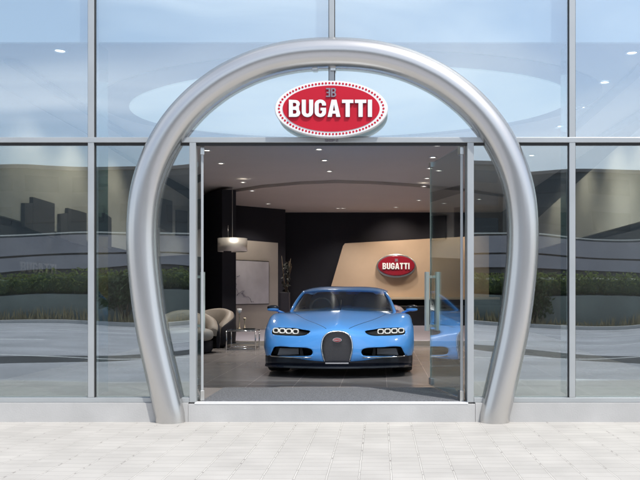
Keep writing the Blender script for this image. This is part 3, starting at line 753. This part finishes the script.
# ------------------------------------------------------------------ the car
CAR = empty('sports_car', (-.075, 2.18, FL), 'sky blue low sports car with horseshoe grille facing out through the open doorway', 'car')
ST = [0, .30, .55, .80, .92, .985, 1.018]
PR = [
 [(.5,.21),(.06,.205),(.02,.225),(.0,.32),(.015,.47),(.07,.60),(.30,.69),(.75,.775),(1.28,.85),(2.3,.9),(3.3,.92),(4.2,.88),(4.46,.78),(4.42,.4),(4.0,.25)],
 [(.5,.22),(.09,.215),(.05,.235),(.03,.31),(.045,.44),(.11,.575),(.34,.665),(.75,.75),(1.30,.835),(2.3,.88),(3.3,.91),(4.2,.87),(4.45,.78),(4.40,.4),(4.0,.25)],
 [(.5,.25),(.14,.245),(.10,.262),(.08,.32),(.09,.42),(.19,.56),(.42,.655),(.80,.745),(1.33,.825),(2.3,.86),(3.3,.90),(4.2,.86),(4.42,.76),(4.38,.4),(4.0,.25)],
 [(.5,.25),(.24,.25),(.20,.265),(.18,.32),(.19,.42),(.28,.55),(.50,.69),(.90,.81),(1.38,.82),(2.3,.84),(3.3,.90),(4.15,.85),(4.38,.74),(4.33,.4),(4.0,.25)],
 [(.6,.25),(.34,.25),(.30,.27),(.28,.33),(.29,.42),(.37,.54),(.57,.685),(.93,.808),(1.38,.80),(2.3,.79),(3.3,.86),(4.1,.82),(4.32,.7),(4.28,.4),(3.95,.25)],
 [(.65,.26),(.48,.26),(.43,.28),(.41,.34),(.42,.43),(.48,.53),(.62,.66),(.95,.775),(1.38,.765),(2.3,.70),(3.3,.78),(4.0,.75),(4.22,.62),(4.18,.42),(3.9,.28)],
 [(.75,.30),(.62,.31),(.57,.33),(.53,.37),(.54,.45),(.57,.53),(.68,.62),(.96,.71),(1.38,.69),(2.3,.58),(3.3,.66),(3.9,.64),(4.05,.56),(4.02,.45),(3.8,.34)]]
def lerp_st(x):
    # smooth interpolation between stations (catmull-rom, mirrored at the centre line)
    for i in range(len(ST)-1):
        if x <= ST[i+1]+1e-9: break
    t = (x-ST[i])/(ST[i+1]-ST[i])
    p0 = PR[i-1] if i > 0 else PR[1]; p1 = PR[i]; p2 = PR[i+1]; p3_ = PR[i+2] if i+2 < len(PR) else PR[i+1]
    h = ST[i+1]-ST[i]; x0 = ST[i-1] if i > 0 else -ST[1]; x3 = ST[i+2] if i+2 < len(ST) else ST[i+1]+h
    out = []
    for a, b, c_, d_ in zip(p0, p1, p2, p3_):
        r = []
        for k in (0, 1):
            m1 = (c_[k]-a[k])/(ST[i+1]-x0)*h; m2 = (d_[k]-b[k])/(x3-ST[i])*h
            r.append((2*t**3-3*t**2+1)*b[k]+(t**3-2*t**2+t)*m1+(-2*t**3+3*t**2)*c_[k]+(t**3-t**2)*m2)
        out.append(tuple(r))
    return out
def closed_cr(P, sub):
    n = len(P); out = []
    for i in range(n):
        a, b, c_, d_ = P[i-1], P[i], P[(i+1) % n], P[(i+2) % n]
        L1 = math.dist(b, c_)
        for k in range(sub):
            t = k/sub; r = []
            for q in (0, 1):
                m1 = (c_[q]-a[q])/(math.dist(a, b)+L1)*L1; m2 = (d_[q]-b[q])/(L1+math.dist(c_, d_))*L1
                r.append((2*t**3-3*t**2+1)*b[q]+(t**3-2*t**2+t)*m1+(-2*t**3+3*t**2)*c_[q]+(t**3-t**2)*m2)
            out.append(tuple(r))
    return out
xs_ = [0, .05, .1, .15, .2, .25, .3, .35, .4, .45, .5, .55, .6, .65, .7, .75, .8, .84, .88, .92, .95, .97, .985, 1.0, 1.01, 1.018]
xs_ = [-x for x in xs_[:0:-1]] + xs_
vs = []; NP = 15*6
for x in xs_:
    for (y, z) in closed_cr(lerp_st(abs(x)), 6):
        # central spine and valleys of the bonnet
        if .25 < y < 1.4 and z > .6: z += .012*math.exp(-(x/.03)**2)
        vs.append((x, y, z))
bm_ = MB()
fs = [(i*NP+k, i*NP+(k+1) % NP, (i+1)*NP+(k+1) % NP, (i+1)*NP+k) for i in range(len(xs_)-1) for k in range(NP)]
bm_.add(vs, fs, True); bm_.add(vs[:NP], [tuple(range(NP))]); bm_.add(vs[-NP:], [tuple(range(NP))])
body = bm_.build('body', M['blue'], CAR)
bvh = BVHTree.FromObject(body, bpy.context.evaluated_depsgraph_get())
def sy_(x, z):
    h = bvh.ray_cast(Vector((x, -2, z)), Vector((0, 1, 0)))
    return h[0].y if h[0] else .3
def sz_(x, y):
    h = bvh.ray_cast(Vector((x, y, 3)), Vector((0, 0, -1)))
    return h[0].z if h[0] else .8
# cutters
CAR.scale = (.972, 1, .972)
cut = MB()
def hs(k=1.0, n=40):
    # horseshoe outline (x, z), centre .40
    P = [(-.150, .205), (-.165, .27), (-.186, .36), (-.189, .43), (-.178, .50), (-.145, .56), (-.085, .597), (0, .608), (.085, .597), (.145, .56), (.178, .50), (.189, .43), (.186, .36), (.165, .27), (.150, .205)]
    Q = cr_spline(P, 4)
    return [(x*k*1.05, .40+(z-.40)*k) for x, z in Q]
cut.prism_xz(hs(.985), -.3, .22)
def smoothpoly(P, sub=4): return closed_cr(P, sub)
IN = [(.885, .282), (.86, .345), (.835, .392), (.78, .405), (.6, .402), (.42, .396), (.335, .378), (.315, .335), (.345, .296), (.5, .286), (.7, .282)]
HL = [(.895, .60), (.88, .632), (.84, .648), (.70, .648), (.58, .645), (.47, .628), (.36, .612), (.40, .572), (.49, .553), (.60, .552), (.78, .555), (.88, .566)]
for s in (-1, 1):
    cut.prism_xz([(s*x, z) for x, z in smoothpoly(IN)], -.3, .50)
cutA = cut.build('cut', M['blackp'])
cut = MB()
for s in (-1, 1):
    q = [(s*x, z) for x, z in smoothpoly(HL, 3)]; n = len(q)
    vs = [(x, sy_(x, z)-.1, z) for x, z in q] + [(x, sy_(x, z)+.07, z-.015) for x, z in q]
    cut.add(vs, [(k, (k+1) % n, n+(k+1) % n, n+k) for k in range(n)]); cut.add(vs[:n], [tuple(range(n))]); cut.add(vs[n:], [tuple(range(n))])
cutB = cut.build('cut', M['blackp'])
cut = MB()
for s in (-1, 1):
    for ya in (.98, 3.69): cut.cyl((s*.70, ya, .345), (s*1.2, ya, .345), .385, n=40)
cutC = cut.build('cut', M['blackp'])
for c_ in (cutA, cutB, cutC):
    c_.parent = CAR
bpy.context.view_layer.update()
body.data.materials.append(M['blackp'])
for c_ in (cutA, cutB, cutC):
    c_.data.materials.clear(); c_.data.materials.append(M['blue']); c_.data.materials.append(M['blackp'])
    for p in c_.data.polygons: p.material_index = 1
    md = body.modifiers.new('bool', 'BOOLEAN'); md.object = c_; md.operation = 'DIFFERENCE'; md.solver = 'EXACT'
dg = bpy.context.evaluated_depsgraph_get(); dg.update()
nm = bpy.data.meshes.new_from_object(body.evaluated_get(dg))
body.modifiers.clear(); body.data = nm; nm.name = 'body'
for c_ in (cutA, cutB, cutC): bpy.data.objects.remove(c_)
for p in nm.polygons:
    if p.material_index == 1: p.use_smooth = False

# grille
gr = MB().prism_xz(hs(.985), .10, .115).build('grille', M['mesh'], CAR)
ring = [(x, sy_(x*.99, z)-.006, z) for x, z in hs(1.0)]
MB().tube(ring, .0095, 8, closed=True).build('surround', M['chrome'], gr)
MB().box(-.15, .15, .03, .06, .19, .205).build('lower_bar', M['chrome'], gr)
bd = MB().prism_xz([(x, z+.495) for x, z in ellipse(.058, .028, 32)], .07, .085).build('badge', M['white'], gr)
MB().prism_xz([(x, z+.495) for x, z in ellipse(.050, .022, 32)], .064, .069).build('badge_enamel', mat('badge_red', (.5, .03, .04), .3), gr)
curve_mesh('badge_lettering', word_curves(.014, .075, WORD), .002, M['white'], gr, (0, .062, .494))
# intakes
for s in (-1, 1):
    q = [(s*x, z) for x, z in ((.80, .285), (.77, .375), (.52, .372), (.52, .292))]; n = 4
    r = MB(); r.prism_xz(q, .27, .30)
    a_ = r.build('air_intake', M['radiator'], CAR)
    r = MB()
    for k in range(7): r.box(min(s*.53, s*.79), max(s*.53, s*.79), .262, .269, .295+k*.012, .298+k*.012)
    r.build('slats', M['rim'], a_)
    MB().prism_xz([(s*x, z) for x, z in ((.50, .285), (.50, .38), (.47, .38), (.45, .285))], .22, .34).build('divider', M['blackp'], a_)
    # chrome line below the intake
    ln = [(s*x, sy_(s*x, z)-.012, z) for x, z in ((.915, .283), (.87, .272), (.75, .270), (.6, .268), (.45, .268), (.33, .272))]
    MB().tube(ln, .008, 6).build('trim_line', M['chrome'], a_)
# headlights
for s in (-1, 1):
    h = empty('headlight', (0, 0, 0), None, None); h.parent = CAR
    bk = MB(); q = [(s*x, z) for x, z in smoothpoly(HL, 3)]
    n = len(q); vs = [(x*.995, sy_(x, z)+.066, z) for x, z in q]; bk.add(vs, [tuple(range(n))]); bk.build('housing', M['blackp'], h)
    for k in range(4):
        cx = s*(.842-k*.092); cz = .604-.003*k; cy = sy_(cx, cz)+.022; w_, hh = .043, .034
        tilt = (sy_(cx+.04, cz)-sy_(cx-.04, cz))/.08
        def rr(w1, h1, n=28, p=.62):
            o = []
            for i in range(n):
                t = 2*math.pi*i/n; a_, b_ = math.cos(t), math.sin(t)
                o.append((w1*math.copysign(abs(a_)**p, a_), h1*math.copysign(abs(b_)**p, b_)))
            return o
        mb = MB(); o_, i_ = rr(w_, hh), rr(w_*.66, hh*.62); n = 28
        vs = [(cx+a_, cy+a_*tilt, cz+b_) for a_, b_ in o_] + [(cx+a_, cy+a_*tilt-.006, cz+b_) for a_, b_ in rr(w_*.8, hh*.78)] + [(cx+a_, cy+a_*tilt+.02, cz+b_) for a_, b_ in i_] + [(cx+a_, cy+a_*tilt+.05, cz+b_) for a_, b_ in o_]
        mb.add(vs, [(j_*n+i, j_*n+(i+1) % n, (j_+1)*n+(i+1) % n, (j_+1)*n+i) for j_ in (0, 1) for i in range(n)] + [(3*n+i, 3*n+(i+1) % n, (i+1) % n, i) for i in range(n)], True)
        lm = mb.build('lamp_module', M['led'], h)
        mb = MB(); mb.add(vs[2*n:3*n], [tuple(range(n))]); mb.build('lens', M['blackp'], lm)
# splitter / lower front
sp_ = MB(); n = 0; rows = []
SX = [0, .1, .2, .3, .4, .5, .6, .7, .8, .88, .94, .98]
SX = [-x for x in SX[:0:-1]] + SX
vs = []
for x in SX:
    ax = abs(x); zt = .21 + .05*min(1, max(0, (ax-.1)/.35)); yb = min(.6, sy_(ax*.985, .30))
    lip = .04 if ax < .35 else .02
    for (dy, z) in ((.6, .13), (-lip+.03, .125), (-lip, .135), (-lip+.02, .155), (.045, .165), (.03, .20), (.025, zt+.012), (.5, zt+.012)):
        vs.append((x, yb+dy if dy < .4 else 1.0, z))
fs = [(i*8+k, i*8+(k+1) % 8, (i+1)*8+(k+1) % 8, (i+1)*8+k) for i in range(len(SX)-1) for k in range(8)]
sp_.add(vs, fs); sp_.add(vs[:8], [tuple(range(8))]); sp_.add(vs[-8:], [tuple(range(8))])
sp_.build('front_splitter', M['navy'], CAR)
MB().box(-.70, .70, .8, 4.3, .10, .27).build('underbody', M['blackp'], CAR)
MB().box(-.95, .95, 1.45, 3.2, .12, .262).build('side_sill', M['navy'], CAR, .02)
# bonnet seams
for s in (-1, 1):
    pts_ = [(s*x, y) for x, y in ((.15, .17), (.24, .34), (.42, .66), (.60, 1.0), (.74, 1.32))]
    MB().tube([(x, y, sz_(x, y)+.0005) for x, y in cr_spline(pts_, 5)], .003, 5).build('panel_seam', M['navy'], CAR)
# cabin
def Bc(u): return Vector((.775*u, 1.26+.40*u*u, .826))
def Rc(u): return Vector((.635*u, 1.98+.14*u*u, 1.150-.035*u**4))
def Hc(u): return Vector((.675*u, 2.22+.12*u*u, 1.198-.065*u**4))
def Mc(u): return Vector((.675*u, 2.7, 1.205-.07*u**4))
def Qc(u): return Vector((.52*u, 3.3, 1.11-.05*u*u))
def Tc(u): return Vector((.34*u, 4.25, .885))
def loft(curves, nu, nv, bulge=0):
    mb = MB(); vs = []; rows = []
    for i in range(len(curves)-1):
        for j in range(nv):
            t = j/nv
            p = [curves[max(i-1, 0)], curves[i], curves[i+1], curves[min(i+2, len(curves)-1)]]
            rows.append((p, t))
    rows.append(([curves[-1]]*4, 0))
    for p, t in rows:
        for k in range(nu+1):
            u = -1+2*k/nu; a_, b_, c_, d_ = [f(u) for f in p]
            vs.append(.5*((2*b_)+(-a_+c_)*t+(2*a_-5*b_+4*c_-d_)*t*t+(-a_+3*b_-3*c_+d_)*t**3))
    N = nu+1
    mb.add(vs, [(i*N+k, i*N+k+1, (i+1)*N+k+1, (i+1)*N+k) for i in range(len(rows)-1) for k in range(nu)], True)
    return mb
o = loft([Bc, Rc], 24, 8).build('windscreen', M['windscreen'], CAR)
o = loft([Rc, Hc, Mc, Qc, Tc], 24, 6).build('roof', M['blue'], CAR); md = o.modifiers.new('s', 'SOLIDIFY'); md.thickness = .03; md.offset = -1
for s in (-1, 1):
    a_, b_ = Bc(s), Rc(s); P = [a_+(b_-a_)*t+Vector((s*.012*math.sin(math.pi*t), 0, .012*math.sin(math.pi*t))) for t in [k/8 for k in range(9)]]
    P = [P[0]+Vector((0, -.02, -.03))] + P + [Rc(s)+Vector((0, .08, .0)), Hc(s)+Vector((-s*.02, -.03, -.022))]
    MB().tube(P, [.024]*4+[.022]*(len(P)-4), 10).build('windscreen_pillar', M['blue'], CAR)
    # side window with black frame
    sd = MB(); n = 8; up = []; lo = []
    for k in range(n+1):
        t = k/n
        y = 1.66 + t*1.75
        lo.append((s*(.80+.06*math.sin(math.pi*min(1, t*1.2)/2)), y, .80))
        tt = min(1, t*1.15)
        if t < .35: q = Bc(s).lerp(Hc(s), min(1, t/.30)) if t < .30 else Hc(s)
        else: q = Hc(s).lerp(Qc(s), (t-.35)/.65)
        up.append((q.x-s*.03, max(q.y, y-.3)+.06, q.z-.04))
    sd.add(lo+up, [(k, k+1, n+1+k+1, n+1+k) for k in range(n)], True)
    sd.build('side_window', M['blackp'], CAR)
    # mirrors
    m_ = MB(); m_.ell((s*1.03, 1.50, .885), .088, .05, .042, 20, 12, .75)
    mo = m_.build('wing_mirror', M['navy'], CAR)
    m_ = MB(); m_.ell((s*1.03, 1.488, .860), .086, .05, .026, 20, 8, .8); m_.build('lower_cap', M['blue'], mo)
    MB().tube([(s*.86, 1.58, .79), (s*.91, 1.55, .82), (s*.99, 1.51, .85)], [.022, .016, .018], 8).build('mirror_stalk', M['blue'], mo)
# interior
MB().box(-.70, .70, 1.62, 1.86, .74, .855).build('dashboard', M['seat'], CAR, .03)
for s in (-1, 1):
    st = MB(); st.ell((s*.34, 2.40, .78), .24, .13, .34, 20, 12, .7); st.ell((s*.34, 2.42, 1.06), .13, .07, .08, 16, 10, .8)
    st.build('seat', M['seat'], CAR)
ring = [(-.34+.17*math.cos(t), 1.92+.05*math.sin(t), .86+.16*math.sin(t)) for t in [2*math.pi*k/24 for k in range(24)]]
sw = MB().tube(ring, .016, 8, closed=True); sw.box(-.39, -.29, 1.91, 1.94, .82, .88)
sw.box(-.49, -.19, 1.92, 1.93, .85, .87)
sw.build('steering_wheel', M['seat'], CAR)
MB().tube([(-.02, 1.30, .85), (-.02, 1.55, 1.0)], .006, 6).box(-.07, .03, 1.95, 1.99, 1.07, 1.11).build('rear_view_mirror', M['blackp'], CAR)
MB().box(-.66, .66, 2.62, 2.66, .8, 1.08).build('rear_bulkhead', M['seat'], CAR)
# wheels
wt = MB().lathe([(.25, -.13), (.335, -.14), (.352, -.11), (.355, 0), (.352, .11), (.335, .14), (.25, .13), (.25, -.13)], n=48)
wm = wt.mesh('tyre', M['tyre'])
rm = MB().lathe([(.0, .06), (.06, .07), (.07, .09), (.23, .10), (.25, .13), (.25, -.12), (.0, -.12)], n=40)
for k in range(10):
    t = 2*math.pi*k/10; rm.tube([(.05*math.cos(t), .05*math.sin(t), .10), (.235*math.cos(t+.1), .235*math.sin(t+.1), .125)], [.02, .014], 6)
rmm = rm.mesh('rim', M['rim'])
for s in (-1, 1):
    for ya in (.98, 3.69):
        we = bpy.data.objects.new('wheel', None); COL.objects.link(we); we.parent = CAR; we.location = (s*.865, ya, .356)
        we.rotation_euler = (0, R(90)*s, 0)
        for me in (wm, rmm):
            o = bpy.data.objects.new(me.name, me); COL.objects.link(o); o.parent = we
# number plate-less lower centre intake
MB().box(-.17, .17, .05, .09, .125, .165).build('lower_intake', M['blackp'], CAR, .01)
